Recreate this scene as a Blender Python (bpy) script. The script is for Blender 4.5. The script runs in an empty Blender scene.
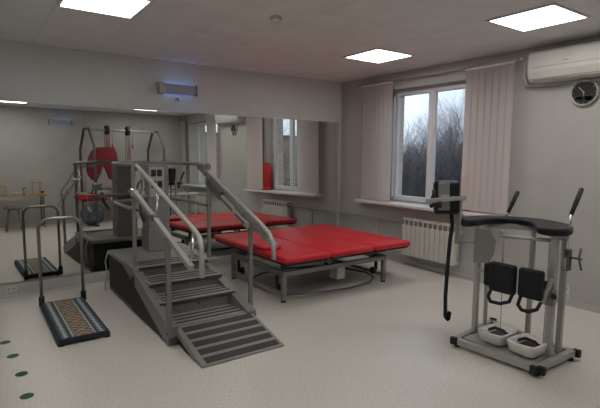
import bpy, bmesh, math, random
from mathutils import Vector, Matrix, Quaternion
PI = math.pi
R = math.radians
rnd = random.Random(7)
C = bpy.context.scene.collection
S = bpy.context.scene

# ------------------------------------------------------------------ camera
F, YAW, PIT, ROL = 466.69, 0.6168, -0.1046, 0.0093
fw = Vector((math.sin(YAW)*math.cos(PIT), math.cos(YAW)*math.cos(PIT), math.sin(PIT)))
r0 = Vector((math.cos(YAW), -math.sin(YAW), 0)); u0 = r0.cross(fw)
rr = r0*math.cos(ROL) + u0*math.sin(ROL); uu = -r0*math.sin(ROL) + u0*math.cos(ROL)
cam = bpy.data.cameras.new('camera'); camo = bpy.data.objects.new('camera', cam); C.objects.link(camo)
m3 = Matrix((rr, uu, -fw)).transposed()
camo.matrix_world = Matrix.Translation((-5.0231, -5.9307, 1.5271)) @ m3.to_4x4()
cam.sensor_width = 36; cam.lens = F*36/600; cam.clip_start = .02; cam.clip_end = 300
S.camera = camo

# ------------------------------------------------------------------ world, exposure
wd = bpy.data.worlds.new('overcast_sky'); S.world = wd; wd.use_nodes = True
nt = wd.node_tree; nt.nodes.clear()
wo = nt.nodes.new('ShaderNodeOutputWorld'); bg = nt.nodes.new('ShaderNodeBackground')
tc = nt.nodes.new('ShaderNodeTexCoord'); sp = nt.nodes.new('ShaderNodeSeparateXYZ')
cr = nt.nodes.new('ShaderNodeValToRGB'); nz = nt.nodes.new('ShaderNodeTexNoise')
nz.inputs['Scale'].default_value = 3.0; nz.inputs['Detail'].default_value = 6
mx = nt.nodes.new('ShaderNodeMath'); mx.operation = 'MULTIPLY_ADD'; mx.inputs[1].default_value = .25
nt.links.new(tc.outputs['Generated'], sp.inputs[0]); nt.links.new(tc.outputs['Generated'], nz.inputs['Vector'])
nt.links.new(nz.outputs['Fac'], mx.inputs[0]); nt.links.new(sp.outputs['Z'], mx.inputs[2])
nt.links.new(mx.outputs[0], cr.inputs[0]); nt.links.new(cr.outputs[0], bg.inputs[0]); nt.links.new(bg.outputs[0], wo.inputs[0])
cr.color_ramp.elements[0].position = .05; cr.color_ramp.elements[0].color = (.62, .68, .76, 1)
cr.color_ramp.elements[1].position = .6; cr.color_ramp.elements[1].color = (.50, .62, .80, 1)
bg.inputs['Strength'].default_value = 1.9
S.view_settings.view_transform = 'Standard'; S.view_settings.look = 'None'
S.view_settings.exposure = 0.0; S.view_settings.gamma = 1.0; S.view_settings.use_curve_mapping = False
LAMP = 12.0      # emission of the ceiling lights' diffusers

# ------------------------------------------------------------------ materials
def pmat(name, col, rough=.6, metal=0.0, col2=None, scale=20, bump=0.0, spec=None, detail=4, lo=.35, hi=.65):
    m = bpy.data.materials.new(name); m.use_nodes = True
    n = m.node_tree; b = n.nodes['Principled BSDF']
    b.inputs['Base Color'].default_value = (*col, 1); b.inputs['Roughness'].default_value = rough
    b.inputs['Metallic'].default_value = metal
    if spec is not None: b.inputs['Specular IOR Level'].default_value = spec
    t = n.nodes.new('ShaderNodeTexCoord'); z = n.nodes.new('ShaderNodeTexNoise')
    z.inputs['Scale'].default_value = scale; z.inputs['Detail'].default_value = detail
    n.links.new(t.outputs['Object'], z.inputs['Vector'])
    c = n.nodes.new('ShaderNodeValToRGB'); n.links.new(z.outputs['Fac'], c.inputs[0])
    c.color_ramp.elements[0].position = lo; c.color_ramp.elements[1].position = hi
    c2 = col2 if col2 else tuple(v*.93 for v in col)
    c.color_ramp.elements[0].color = (*c2, 1); c.color_ramp.elements[1].color = (*col, 1)
    n.links.new(c.outputs[0], b.inputs['Base Color'])
    if bump:
        bp = n.nodes.new('ShaderNodeBump'); bp.inputs['Strength'].default_value = bump; bp.inputs['Distance'].default_value = .01
        n.links.new(z.outputs['Fac'], bp.inputs['Height']); n.links.new(bp.outputs[0], b.inputs['Normal'])
    return m
def emat(name, col, st):
    m = bpy.data.materials.new(name); m.use_nodes = True
    b = m.node_tree.nodes['Principled BSDF']
    b.inputs['Base Color'].default_value = (*col, 1)
    b.inputs['Emission Color'].default_value = (*col, 1); b.inputs['Emission Strength'].default_value = st
    return m

wall_m = pmat('pale_wall_paint', (.50, .50, .475), .55, scale=3, bump=.02)
soff_m = pmat('upper_wall_paint', (.67, .69, .69), .6, scale=3)
floor_m = pmat('speckled_linoleum', (.73, .70, .65), .36, scale=60, col2=(.57, .54, .49), lo=.3, hi=.7, detail=8)
plinth_m = pmat('plinth_paint', (.52, .52, .50), .5, scale=5)
white_m = pmat('white_plastic', (.72, .71, .68), .4, scale=8)
cream_m = pmat('cream_plastic', (.80, .77, .71), .45, scale=8)
frame_m = pmat('white_window_profile', (.74, .76, .78), .35, scale=5)
sill_m = pmat('white_sill', (.78, .78, .78), .3, scale=5)
blind_m = pmat('blind_fabric', (.92, .85, .83), .8, scale=60, col2=(.90, .83, .81))
def add_transl(m, f, col):
    n = m.node_tree; b = n.nodes['Principled BSDF']; out = n.nodes['Material Output']
    tr = n.nodes.new('ShaderNodeBsdfTranslucent'); tr.inputs[0].default_value = (*col, 1)
    mx_ = n.nodes.new('ShaderNodeMixShader'); mx_.inputs[0].default_value = f
    n.links.new(b.outputs[0], mx_.inputs[1]); n.links.new(tr.outputs[0], mx_.inputs[2]); n.links.new(mx_.outputs[0], out.inputs[0])
add_transl(blind_m, .25, (.9, .82, .80))
steel_m = pmat('grey_coated_steel', (.25, .25, .245), .42, .35, scale=30)
dsteel_m = pmat('dark_grey_steel', (.13, .13, .13), .45, .3, scale=30)
stepm = pmat('step_sheet_metal', (.30, .295, .285), .5, .25, scale=30)
lsteel_m = pmat('light_grey_steel', (.45, .445, .425), .4, .3, scale=30)
chrome_m = pmat('chrome', (.72, .70, .68), .18, 1.0, scale=10)
tubem = pmat('weathered_tube_metal', (.34, .31, .28), .3, .8, scale=10)
black_m = pmat('black_rubber', (.013, .013, .015), .6, scale=40)
blackc_m = pmat('black_padded_vinyl', (.010, .011, .015), .42, scale=30, spec=.3)
navy_m = pmat('black_fabric', (.010, .011, .016), .8, scale=80)
red_m = pmat('red_vinyl', (.66, .022, .035), .42, scale=6, col2=(.60, .018, .03), bump=.02, spec=.35)
redc_m = pmat('red_cloth', (.22, .014, .022), .8, scale=30)
redp_m = pmat('red_plastic', (.72, .03, .035), .3, scale=10)
wood_m = pmat('pale_wood', (.45, .27, .12), .5, scale=12)
yel_m = pmat('yellow_paint', (.75, .45, .06), .5, scale=12)
teal_m = pmat('teal_plastic', (.05, .35, .38), .5, scale=12)
green_m = pmat('green_floor_mark', (.03, .13, .065), .6, scale=60)
ac_m = pmat('aircon_plastic', (.66, .65, .62), .35, scale=5)
rad_m = pmat('radiator_enamel', (.70, .68, .62), .35, scale=8)
radd_m = pmat('radiator_shade_vent_grey', (.22, .22, .22), .5, scale=8)
pipe_m = pmat('painted_pipe', (.60, .59, .55), .4, scale=8)
beige_m = pmat('beige_metal', (.72, .66, .55), .5, scale=20)
ball_m = pmat('grey_ball_vinyl', (.09, .11, .125), .2, .3, scale=4)
shade_m = pmat('screen_glass', (.20, .23, .22), .3, scale=10)
panel_m = pmat('cabinet_grey', (.235, .235, .23), .5, .1, scale=20)
bark_m = pmat('tree_bark', (.13, .11, .10), .9, scale=20)
twig_m = pmat('twig_brown', (.20, .175, .17), .9, scale=20)
hedge_m = pmat('bare_thicket', (.075, .07, .07), .95, scale=3, col2=(.04, .038, .04))
ground_m = pmat('winter_grass', (.09, .09, .06), .95, scale=2)
lamp_m = emat('lamp_diffuser', (1.0, .97, .93), LAMP)
uv_m = emat('bactericidal_lamp_glow', (.22, .40, 1.0), 3.0)
black_plain = pmat('black_clock_face', (.01, .01, .012), .25, scale=20)
tread_m = pmat('dark_grip_tape', (.065, .062, .056), .9, scale=150, bump=.3)

def mirror_mat():
    m = bpy.data.materials.new('mirror_silvering'); m.use_nodes = True
    b = m.node_tree.nodes['Principled BSDF']
    b.inputs['Base Color'].default_value = (.76, .775, .745, 1); b.inputs['Metallic'].default_value = 1; b.inputs['Roughness'].default_value = .012
    return m
mirror_m = mirror_mat()

def ceil_mat():
    m = pmat('ceiling_panels', (.86, .875, .87), .45, scale=4)
    n = m.node_tree; b = n.nodes['Principled BSDF']
    src = b.inputs['Base Color'].links[0].from_socket
    t = n.nodes.new('ShaderNodeTexCoord'); s = n.nodes.new('ShaderNodeSeparateXYZ'); n.links.new(t.outputs['Object'], s.inputs[0])
    outs = []
    for ax, off, per, w in (('X', 4.39, .615, .004), ('Y', 4.03, .615, .0025)):
        a = n.nodes.new('ShaderNodeMath'); a.operation = 'ADD'; a.inputs[1].default_value = off + per*40 + per/2; n.links.new(s.outputs[ax], a.inputs[0])
        d = n.nodes.new('ShaderNodeMath'); d.operation = 'MODULO'; d.inputs[1].default_value = per; n.links.new(a.outputs[0], d.inputs[0])
        e = n.nodes.new('ShaderNodeMath'); e.operation = 'SUBTRACT'; e.inputs[1].default_value = per/2; n.links.new(d.outputs[0], e.inputs[0])
        f = n.nodes.new('ShaderNodeMath'); f.operation = 'ABSOLUTE'; n.links.new(e.outputs[0], f.inputs[0])
        g = n.nodes.new('ShaderNodeMath'); g.operation = 'LESS_THAN'; g.inputs[1].default_value = w; n.links.new(f.outputs[0], g.inputs[0])
        outs.append(g)
    h = n.nodes.new('ShaderNodeMath'); h.operation = 'MAXIMUM'; n.links.new(outs[0].outputs[0], h.inputs[0]); n.links.new(outs[1].outputs[0], h.inputs[1])
    mixn = n.nodes.new('ShaderNodeMixRGB'); mixn.inputs[2].default_value = (.68, .65, .635, 1)
    n.links.new(h.outputs[0], mixn.inputs[0]); n.links.new(src, mixn.inputs[1]); n.links.new(mixn.outputs[0], b.inputs['Base Color'])
    return m
ceil_m = ceil_mat()

def brick_mat(name, c1, c2, mortar, scale=1.0, rot=(0, 0, 0)):
    m = bpy.data.materials.new(name); m.use_nodes = True
    n = m.node_tree; b = n.nodes['Principled BSDF']; b.inputs['Roughness'].default_value = .9
    t = n.nodes.new('ShaderNodeTexCoord'); s = n.nodes.new('ShaderNodeSeparateXYZ'); c = n.nodes.new('ShaderNodeCombineXYZ')
    a = n.nodes.new('ShaderNodeMath'); a.operation = 'ADD'
    n.links.new(t.outputs['Object'], s.inputs[0]); n.links.new(s.outputs['X'], a.inputs[0]); n.links.new(s.outputs['Y'], a.inputs[1])
    n.links.new(a.outputs[0], c.inputs[0]); n.links.new(s.outputs['Z'], c.inputs[1])
    k = n.nodes.new('ShaderNodeTexBrick'); n.links.new(c.outputs[0], k.inputs['Vector'])
    k.inputs['Color1'].default_value = (*c1, 1); k.inputs['Color2'].default_value = (*c2, 1); k.inputs['Mortar'].default_value = (*mortar, 1)
    k.inputs['Scale'].default_value = scale; k.inputs['Brick Width'].default_value = .25; k.inputs['Row Height'].default_value = .085; k.inputs['Mortar Size'].default_value = .010
    n.links.new(k.outputs['Color'], b.inputs['Base Color'])
    return m
brick_m = brick_mat('facade_brick', (.66, .53, .40), (.58, .42, .31), (.62, .58, .52), .9)
farbrick_m = brick_mat('far_brick', (.36, .19, .14), (.30, .22, .16), (.4, .36, .32), .4)

def glass_mat():
    m = bpy.data.materials.new('window_glass'); m.use_nodes = True
    b = m.node_tree.nodes['Principled BSDF']
    b.inputs['Base Color'].default_value = (.95, .97, .98, 1); b.inputs['Roughness'].default_value = 0
    b.inputs['Transmission Weight'].default_value = 1; b.inputs['IOR'].default_value = 1.45
    return m
glass_m = glass_mat()

def carpet_mat():   # woven rug: blue edge bands with white zigzag, beige centre with red / green diamonds
    m = bpy.data.materials.new('woven_rug'); m.use_nodes = True
    n = m.node_tree; b = n.nodes['Principled BSDF']; b.inputs['Roughness'].default_value = .95
    t = n.nodes.new('ShaderNodeTexCoord'); s = n.nodes.new('ShaderNodeSeparateXYZ'); n.links.new(t.outputs['Object'], s.inputs[0])
    def M(op, a, bb=None, c=None):
        q = n.nodes.new('ShaderNodeMath'); q.operation = op
        for i, v in enumerate((a, bb, c)):
            if v is None: continue
            if isinstance(v, (int, float)): q.inputs[i].default_value = v
            else: n.links.new(v, q.inputs[i])
        return q.outputs[0]
    def mix(f, c1, c2):
        q = n.nodes.new('ShaderNodeMixRGB'); n.links.new(f, q.inputs[0])
        for i, v in ((1, c1), (2, c2)):
            if isinstance(v, tuple): q.inputs[i].default_value = (*v, 1)
            else: n.links.new(v, q.inputs[i])
        return q.outputs[0]
    X, Y = s.outputs['X'], s.outputs['Y']
    ax = M('ABSOLUTE', X); ay = M('ABSOLUTE', Y)
    # centre diamonds, period .2 along y
    py = M('ABSOLUTE', M('SUBTRACT', M('MODULO', M('ADD', Y, 10.0), .24), .12))
    dist = M('ADD', M('MULTIPLY', ax, 1.0), M('MULTIPLY', py, 1.0))
    rings = M('MODULO', dist, .066)
    ringf = M('GREATER_THAN', rings, .036)
    ringi = M('GREATER_THAN', dist, .075)
    cen = mix(ringf, mix(ringi, (.34, .11, .06), (.10, .13, .10)), (.36, .31, .24))
    # edge bands
    zz = M('ABSOLUTE', M('SUBTRACT', M('MODULO', M('ADD', Y, 10.0), .05), .025))
    zf = M('LESS_THAN', M('ABSOLUTE', M('SUBTRACT', M('ADD', zz, M('SUBTRACT', ax, .127)), .02)), .012)
    edge = mix(zf, (.06, .085, .115), (.46, .50, .50))
    col = mix(M('GREATER_THAN', ax, .080), cen, edge)
    line = M('LESS_THAN', M('ABSOLUTE', M('SUBTRACT', ax, .083)), .005)
    col = mix(line, col, (.5, .52, .5))
    bd = M('MAXIMUM', M('GREATER_THAN', ax, .172), M('GREATER_THAN', ay, .535))
    col = mix(bd, col, (.018, .035, .065))
    n.links.new(col, b.inputs['Base Color'])
    return m
rug_m = carpet_mat()

# ------------------------------------------------------------------ mesh helpers
class MB:
    def __init__(s): s.bm = bmesh.new()
    def box(s, lo, hi, bev=0.0, seg=2, M=None):
        b = bmesh.new()
        bmesh.ops.create_cube(b, size=1)
        c = [(a+d)/2 for a, d in zip(lo, hi)]; z = [abs(d-a) for a, d in zip(lo, hi)]
        for v in b.verts: v.co = Vector((v.co.x*z[0], v.co.y*z[1], v.co.z*z[2]))
        if bev: bmesh.ops.bevel(b, geom=list(b.edges), offset=min(bev, min(z)*.49), segments=seg, affect='EDGES', profile=.5)
        for v in b.verts: v.co += Vector(c)
        if M is not None: bmesh.ops.transform(b, matrix=M, verts=b.verts)
        return s._merge(b)
    def _merge(s, b):
        me = bpy.data.meshes.new('t'); b.to_mesh(me); b.free(); s.bm.from_mesh(me); bpy.data.meshes.remove(me); return s
    def tube(s, pts, r, seg=10, closed=False, caps=True, sq=False):
        pts = [Vector(p) for p in pts]; n = len(pts)
        rad = r if isinstance(r, (list, tuple)) else [r]*n
        if sq: seg = 4
        b = bmesh.new(); rings = []; up = None
        for i, p in enumerate(pts):
            if closed: d = (pts[(i+1) % n]-pts[i-1]).normalized()
            elif i == 0: d = (pts[1]-p).normalized()
            elif i == n-1: d = (p-pts[i-1]).normalized()
            else: d = ((pts[i+1]-p).normalized()+(p-pts[i-1]).normalized()).normalized()
            if up is None:
                w = Vector((0, 0, 1)) if abs(d.z) < .95 else Vector((0, 1, 0))
                up = (w-d*w.dot(d)).normalized()
            else: up = (up-d*up.dot(d)).normalized()
            sd = d.cross(up); ring = []
            k = 1.0
            if not closed and 0 < i < n-1: k = 1/max(.5, math.cos((pts[i+1]-p).angle(p-pts[i-1])/2))
            for j in range(seg):
                a = 2*PI*j/seg + (PI/4 if sq else 0)
                q = math.sqrt(2) if sq else 1
                ring.append(b.verts.new(p + (up*math.cos(a)+sd*math.sin(a))*rad[i]*q*(k if k < 1.45 else 1)))
            rings.append(ring)
        m = n if closed else n-1
        for i in range(m):
            A, B = rings[i], rings[(i+1) % n]
            for j in range(seg):
                f = b.faces.new((A[j], A[(j+1) % seg], B[(j+1) % seg], B[j])); f.smooth = not sq
        if caps and not closed:
            b.faces.new(rings[0][::-1]); b.faces.new(rings[-1])
        return s._merge(b)
    def bar(s, a, b, w, h=None, bev=.002):
        """rectangular tube from a to b, w = width sideways, h = height"""
        a, b = Vector(a), Vector(b); h = h or w; d = b-a; L = d.length; d.normalize()
        up = Vector((0, 0, 1)) if abs(d.z) < .98 else Vector((0, 1, 0))
        sd = d.cross(up).normalized(); up = sd.cross(d)
        M = Matrix((sd, d, up)).transposed().to_4x4(); M.translation = (a+b)/2
        return s.box((-w/2, -L/2, -h/2), (w/2, L/2, h/2), bev, 1, M)
    def cyl(s, a, b, r, seg=20, r2=None): return s.tube([a, b], [r, r2 if r2 is not None else r], seg)
    def prism(s, poly, z0, z1, bev=0, M=None, seg=2):
        b = bmesh.new()
        vs = [b.verts.new((x, y, z0)) for x, y in poly]; f = b.faces.new(vs)
        e = bmesh.ops.extrude_face_region(b, geom=[f])
        for v in e['geom']:
            if isinstance(v, bmesh.types.BMVert): v.co.z = z1
        bmesh.ops.recalc_face_normals(b, faces=b.faces)
        if bev:
            ed = [e for e in b.edges if abs(e.verts[0].co.z-e.verts[1].co.z) < 1e-6]
            bmesh.ops.bevel(b, geom=ed, offset=bev, segments=seg, affect='EDGES', profile=.5)
        if M is not None: bmesh.ops.transform(b, matrix=M, verts=b.verts)
        return s._merge(b)
    def lathe(s, prof, c=(0, 0, 0), seg=28, M=None, smooth=True):
        b = bmesh.new(); rings = []
        for r, z in prof: rings.append([b.verts.new((r*math.cos(2*PI*j/seg), r*math.sin(2*PI*j/seg), z)) for j in range(seg)])
        for A, B in zip(rings, rings[1:]):
            for j in range(seg):
                f = b.faces.new((A[j], A[(j+1) % seg], B[(j+1) % seg], B[j])); f.smooth = smooth
        b.faces.new(rings[0][::-1]); b.faces.new(rings[-1])
        bmesh.ops.recalc_face_normals(b, faces=b.faces)
        T = Matrix.Translation(c) @ (M if M is not None else Matrix.Identity(4))
        bmesh.ops.transform(b, matrix=T, verts=b.verts)
        return s._merge(b)
    def build(s, name, mat, parent=None, smooth=False):
        me = bpy.data.meshes.new(name)
        if parent is not None:
            off = parent.get('_o'); off = Vector(off) if off is not None else Vector((0, 0, 0))
            for v in s.bm.verts: v.co -= off
        else: off = Vector((0, 0, 0))
        s.bm.to_mesh(me); s.bm.free(); me.materials.append(mat)
        if smooth:
            for p in me.polygons: p.use_smooth = True
        o = bpy.data.objects.new(name, me); C.objects.link(o)
        if parent is not None: o.parent = parent; o['_o'] = list(off)
        return o
def thing(name, label, cat, loc=(0, 0, 0), group=None):
    o = bpy.data.objects.new(name, None); C.objects.link(o); o.location = loc; o.empty_display_size = .1
    o['_o'] = list(loc); o['label'] = label; o['category'] = cat
    if group: o['group'] = group
    return o
def tag(o, label, cat, group=None):
    o['label'] = label; o['category'] = cat
    if group: o['group'] = group
    return o
def struct(o): o['kind'] = 'structure'; return o
def dup(root, loc, rotz=None, label=None):
    r = root.copy(); C.objects.link(r); r.location = loc
    if rotz is not None: r.rotation_euler = (0, 0, rotz)
    if label: r['label'] = label
    for ch in list(root.children):
        c = ch.copy(); C.objects.link(c); c.parent = r
        for g in list(ch.children):
            d = g.copy(); C.objects.link(d); d.parent = c
    return r
def arc(cx, cy, r, a0, a1, n=6): return [(cx+r*math.cos(a0+(a1-a0)*i/n), cy+r*math.sin(a0+(a1-a0)*i/n)) for i in range(n+1)]

# ------------------------------------------------------------------ the room
XL, YR, H = -6.4, -6.65, 2.7
struct(MB().box((XL-.1, YR-.1, -.1), (.02, .1, 0)).build('floor', floor_m))
struct(MB().box((XL-.1, YR-.1, H), (.3, .2, H+.1)).build('ceiling', ceil_m))
struct(MB().box((XL-.1, 0, 0), (.3, .15, H)).build('wall_back', soff_m))
struct(MB().box((XL-.1, YR-.15, 0), (.3, YR, H)).build('wall_rear', wall_m))
struct(MB().box((XL-.15, YR, 0), (XL, 0, H)).build('wall_left', wall_m))
# window wall, plaster skin x 0..0.2 with two splayed openings; brick outside x 0.2..0.5
Z0, Z1 = .86, 2.47
W = ((-2.50, -.80), (-6.25, -4.55))
def wall_boxes(mb, x0, x1, wins, y0=YR, y1=0.15, zlo=-.1, zhi=H):
    cur = y0
    for a, b in wins:
        mb.box((x0, cur, zlo), (x1, a, zhi)); mb.box((x0, a, zlo), (x1, b, Z0-.045 if x0 == 0 else Z0)); mb.box((x0, a, Z1), (x1, b, zhi)); cur = b
    mb.box((x0, cur, zlo), (x1, y1, zhi))
mb = MB(); wall_boxes(mb, 0, .22, sorted(W), y1=0)
for (a, b), (c, d) in zip(W, ((-2.36, -.97), (-6.02, -4.70))):      # splayed reveals
    mb.prism([(0, a-.01), (.22, a-.01), (.22, c), (.0, a)], Z0, Z1); mb.prism([(0, b+.01), (.0, b), (.22, d), (.22, b+.01)], Z0, Z1)
struct(mb.build('wall_window', wall_m))
mb = MB(); wall_boxes(mb, .222, .37, sorted(((-2.33, -1.02), (-5.98, -4.74))), y0=YR-3, y1=3, zlo=-4, zhi=5); struct(mb.build('wall_facade', brick_m))
struct(MB().box((-.022, YR, 0), (0, 0, .055)).build('baseboard_right', plinth_m))
struct(MB().box((XL, YR, 0), (0, YR+.022, .055)).build('baseboard_rear', plinth_m))

# mirror lining, plinth and cove
MY0, MTH, MPH = -.1018, .0113, .0132
struct(MB().box((XL, -.05, .13), (-.10, 0, 2.06)).build('trim_1', soff_m))
struct(MB().prism([(XL, 0), (-.03, 0), (-.03, -.105), (XL, -.215)], 0, .125).build('trim_2', plinth_m))
struct(MB().prism([(XL, -.21), (-.03, -.10), (-.03, -.135), (XL, -.29)], 0, .012).build('trim_3', floor_m))
nrm = Vector((math.sin(MPH), -math.cos(MTH)*math.cos(MPH), math.sin(MTH))).normalized()
vx = Vector((nrm.y, -nrm.x, 0)).normalized(); vx = -vx if vx.x < 0 else vx
vz = nrm.cross(vx).normalized(); vz = -vz if vz.z < 0 else vz
MM = Matrix((vx, nrm, vz)).transposed().to_4x4(); MM.translation = (-2, MY0, 1.1)
edges = [-6.36, -5.18, -3.925, -2.67, -1.415, -.155]
mlab = ['wall mirror panel at the far left end, left of the rug step board', 'leftmost wall mirror panel in view, behind the rug covered step',
        'wall mirror panel behind the stair trainer platform', 'wall mirror panel reflecting the second window, behind the red table left end',
        'rightmost wall mirror panel, next to the room corner']
for i in range(5):
    a, b = edges[i]+2, edges[i+1]+2
    o = MB().box((a+.0015, -.006, -.965), (b-.0015, 0, .955)).bm
    w = MB(); w.bm.free(); w.bm = o
    bmesh.ops.transform(w.bm, matrix=MM, verts=w.bm.verts)
    tag(w.build('wall_mirror', mirror_m), mlab[i], 'mirror', 'mirror panels along the wall')
struct(MB().box((-.152, -.10, .14), (-.135, -.05, 2.06)).build('trim_4', lsteel_m))
tag(MB().tube([(-.03, -.03, .0), (-.03, -.03, 1.0), (-.03, -.03, 2.69)], .009).build('riser_pipe', pipe_m), 'thin white vertical pipe running up in the room corner', 'pipe')

# windows
def window(n, ya, yb, pans):
    """ya < yb, frame at x .12-.19"""
    fr = MB()
    x0, x1 = .145, .21
    fr.box((x0, ya, Z0+.01), (x1, yb, Z0+.07)); fr.box((x0, ya, Z1-.07), (x1, yb, Z1))
    fr.box((x0, ya, Z0), (x1, ya+.05, Z1)); fr.box((x0, yb-.05, Z0), (x1, yb, Z1))
    o = struct(fr.build('window_%d' % n, frame_m))
    for a, b in pans:
        s = MB(); x0, x1 = .13, .195
        s.box((x0, a, Z0+.02), (x1, a+.055, Z1-.03), .006, 1); s.box((x0, b-.055, Z0+.02), (x1, b, Z1-.03), .006, 1)
        s.box((x0, a+.055, Z0+.02), (x1, b-.055, Z0+.09), .006, 1); s.box((x0, a+.055, Z1-.085), (x1, b-.055, Z1-.03), .006, 1)
        q = s.build('sash', frame_m, o)
        MB().box((.160, a+.05, Z0+.085), (.172, b-.05, Z1-.08)).build('pane', glass_m, q)
    MB().box((.118, pans[0][1]-.035, 1.55), (.13, pans[0][1]-.015, 1.68), .003).build('window_handle', white_m, o)
    return o
window(1, -2.36, -.97, ((-2.32, -1.72), (-1.72, -1.06)))
window(2, -6.02, -4.70, ((-5.98, -5.36), (-5.36, -4.74)))
def sill(y0, y1, lab):
    tag(MB().box((-.20, y0, .822), (.13, y1, .862), .008).build('window_sill', sill_m), lab, 'windowsill', 'windowsills')
sill(-3.03, -.58, 'long white windowsill above the radiator, red stool on it')
sill(-6.4, -4.5, 'white windowsill of the second window, seen only in the mirror')

def blinds(y0, y1, n, lab, z0=.88, z1=2.545, ang=.07):
    t = thing('vertical_blind', lab, 'blinds', (-.1, (y0+y1)/2, z1), 'vertical blinds at the windows')
    st = (y1-y0)/n; w = st*1.10
    MB().box((-.115, y0, z1), (-.085, y1, z1+.025), .003, 1).build('headrail', white_m, t)
    for i in range(n):
        c = y0+st*(i+.5); q = MB()
        a = ang*(1 if i % 2 else .85)
        dx, dy = math.sin(a)*w/2, math.cos(a)*w/2
        # gently curved slat
        b = q.bm; rows = []
        for k in range(5):
            u = k/4*2-1; bow = .004*(1-u*u)
            rows.append([b.verts.new((-.1+dx*u-bow, c+dy*u, zz)) for zz in (z0, z1)])
        for A, B in zip(rows, rows[1:]):
            f = b.faces.new((A[0], B[0], B[1], A[1])); f.smooth = True
        g = bmesh.ops.solidify(b, geom=list(b.faces), thickness=.0015)
        q.build('slat', blind_m, t)
blinds(-1.22, -.61, 7, 'pale pink vertical blind drawn to the left side of the window')
blinds(-3.02, -2.405, 7, 'pale pink vertical blind on the right side of window, beside the air conditioner')
blinds(-4.93, -4.45, 5, 'pale blind on the near side of the second window, seen in the mirror')
blinds(-6.52, -6.26, 3, 'pale blind at the far side of the second window, seen in the mirror')
def rail(y0, y1, lab):
    t = thing('curtain_rail', lab, 'curtain rail', (-.10, (y0+y1)/2, 2.6), 'curtain rails')
    MB().tube([(-.10, y0, 2.585), (-.10, y1, 2.585)], .014).build('rod', chrome_m if False else lsteel_m, t)
    for y in (y0+.02, (y0+y1)/2, y1-.02): MB().bar((-.1, y, 2.585), (0, y, 2.60), .02, .03).build('bracket', white_m, t)
rail(-3.06, -.48, 'pale curtain rail above the window with trees outside')
rail(-6.52, -4.4, 'pale curtain rail above the second window, seen in the mirror')

# radiators and pipes
def radiator(y0, n, lab):
    p = .08; t = thing('radiator', lab, 'radiator', (-.09, y0+n*p/2, .15), 'white sectional radiators')
    for i in range(n):
        y = y0+i*p; s = MB()
        s.box((-.135, y+.003, .16), (-.125, y+p-.003, .585), .004, 1)
        s.box((-.125, y+.034, .17), (-.055, y+.046, .64), .003, 1)
        s.box((-.06, y+.006, .16), (-.05, y+p-.006, .62), .003, 1)
        s.box((-.135, y+.003, .645), (-.055, y+p-.003, .682), .010, 2)
        s.box((-.134, y+.034, .58), (-.06, y+.046, .65), .003, 1)
        s.cyl((-.09, y, .62), (-.09, y+p, .62), .018, 10); s.cyl((-.09, y, .19), (-.09, y+p, .19), .018, 10)
        s.build('section', rad_m, t)
    MB().box((-.122, y0+.006, .58), (-.062, y0+n*p-.006, .65)).build('opening_shade', radd_m, t)  # dark block inside the sections, painting the shade of their top openings
    for yy in (y0+.2, y0+n*p-.2): MB().bar((-.055, yy, .5), (0, yy, .5), .03).build('bracket', white_m, t)
    MB().cyl((-.09, y0-.04, .62), (-.09, y0, .62), .016).cyl((-.09, y0-.06, .60), (-.09, y0-.035, .60), .022).build('valve', white_m, t)
radiator(-2.38, 11, 'white sectional radiator under the windowsill, right of the red treatment table')
radiator(-5.9, 11, 'white radiator under the second window, seen in the mirror')
t = thing('heating_pipe', 'pale heating pipes running along the wall to the radiator', 'pipe', (-.05, -.8, .6))
MB().tube([(-.04, -.02, .595), (-.04, -1.40, .60), (-.09, -1.46, .62), (-.09, -1.5, .62)], .013).build('upper_pipe', pipe_m, t)
MB().tube([(-.04, -.02, .17), (-.04, -1.40, .18), (-.09, -1.46, .19), (-.09, -1.5, .19)], .013).build('lower_pipe', pipe_m, t)
for y in (-.12, -.28, -.9): MB().cyl((-.04, y-.015, .597), (-.04, y+.015, .597), .022, 12).build('pipe_joint', pipe_m, t)
MB().box((-.03, -.905, .15), (0, -.885, .62)).build('bracket', pipe_m, t)

# ceiling lights
lights = []
def ceiling_light(x, y, lab):
    t = thing('ceiling_light', lab, 'ceiling light', (x, y, H), 'square ceiling light panels')
    fr = MB(); a, b = .296, .272
    for s in (-1, 1):
        fr.box((x-a, y+s*a if s < 0 else y+b, H-.012), (x+a, y-b if s < 0 else y+a, H+.0), 0)
        fr.box((x-a if s < 0 else x+b, y-b, H-.012), (x-b if s < 0 else x+a, y+b, H), 0)
    fr.build('frame', white_m, t)
    MB().box((x-b, y-b, H-.008), (x+b, y+b, H-.001)).build('diffuser', lamp_m, t)
ceiling_light(-4.09, -1.94, 'bright square ceiling light at the top left, nearest the photographer')
ceiling_light(-1.01, -1.84, 'smallest bright square ceiling light, above the red table')
ceiling_light(-1.02, -3.74, 'bright square ceiling light at the top right, near the air conditioner')
ceiling_light(-4.09, -3.74, 'square ceiling light over the middle left of the room, outside the view')
ceiling_light(-4.09, -5.56, 'square ceiling light at the rear left, its edge seen in the mirror')
ceiling_light(-1.33, -5.42, 'square ceiling light at the rear right, its edge seen in the mirror')

t = thing('smoke_detector', 'small round smoke detector on the ceiling', 'smoke detector', (-2.81, -2.43, H))
MB().lathe([(.045, 0), (.05, -.01), (.048, -.03), (.03, -.042), (.012, -.045)], (-2.81, -2.43, H)).build('housing', white_m, t)
MB().lathe([(.03, -.018), (.052, -.019), (.052, -.024), (.03, -.025)], (-2.81, -2.43, H)).build('vent_ring', radd_m, t)

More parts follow.
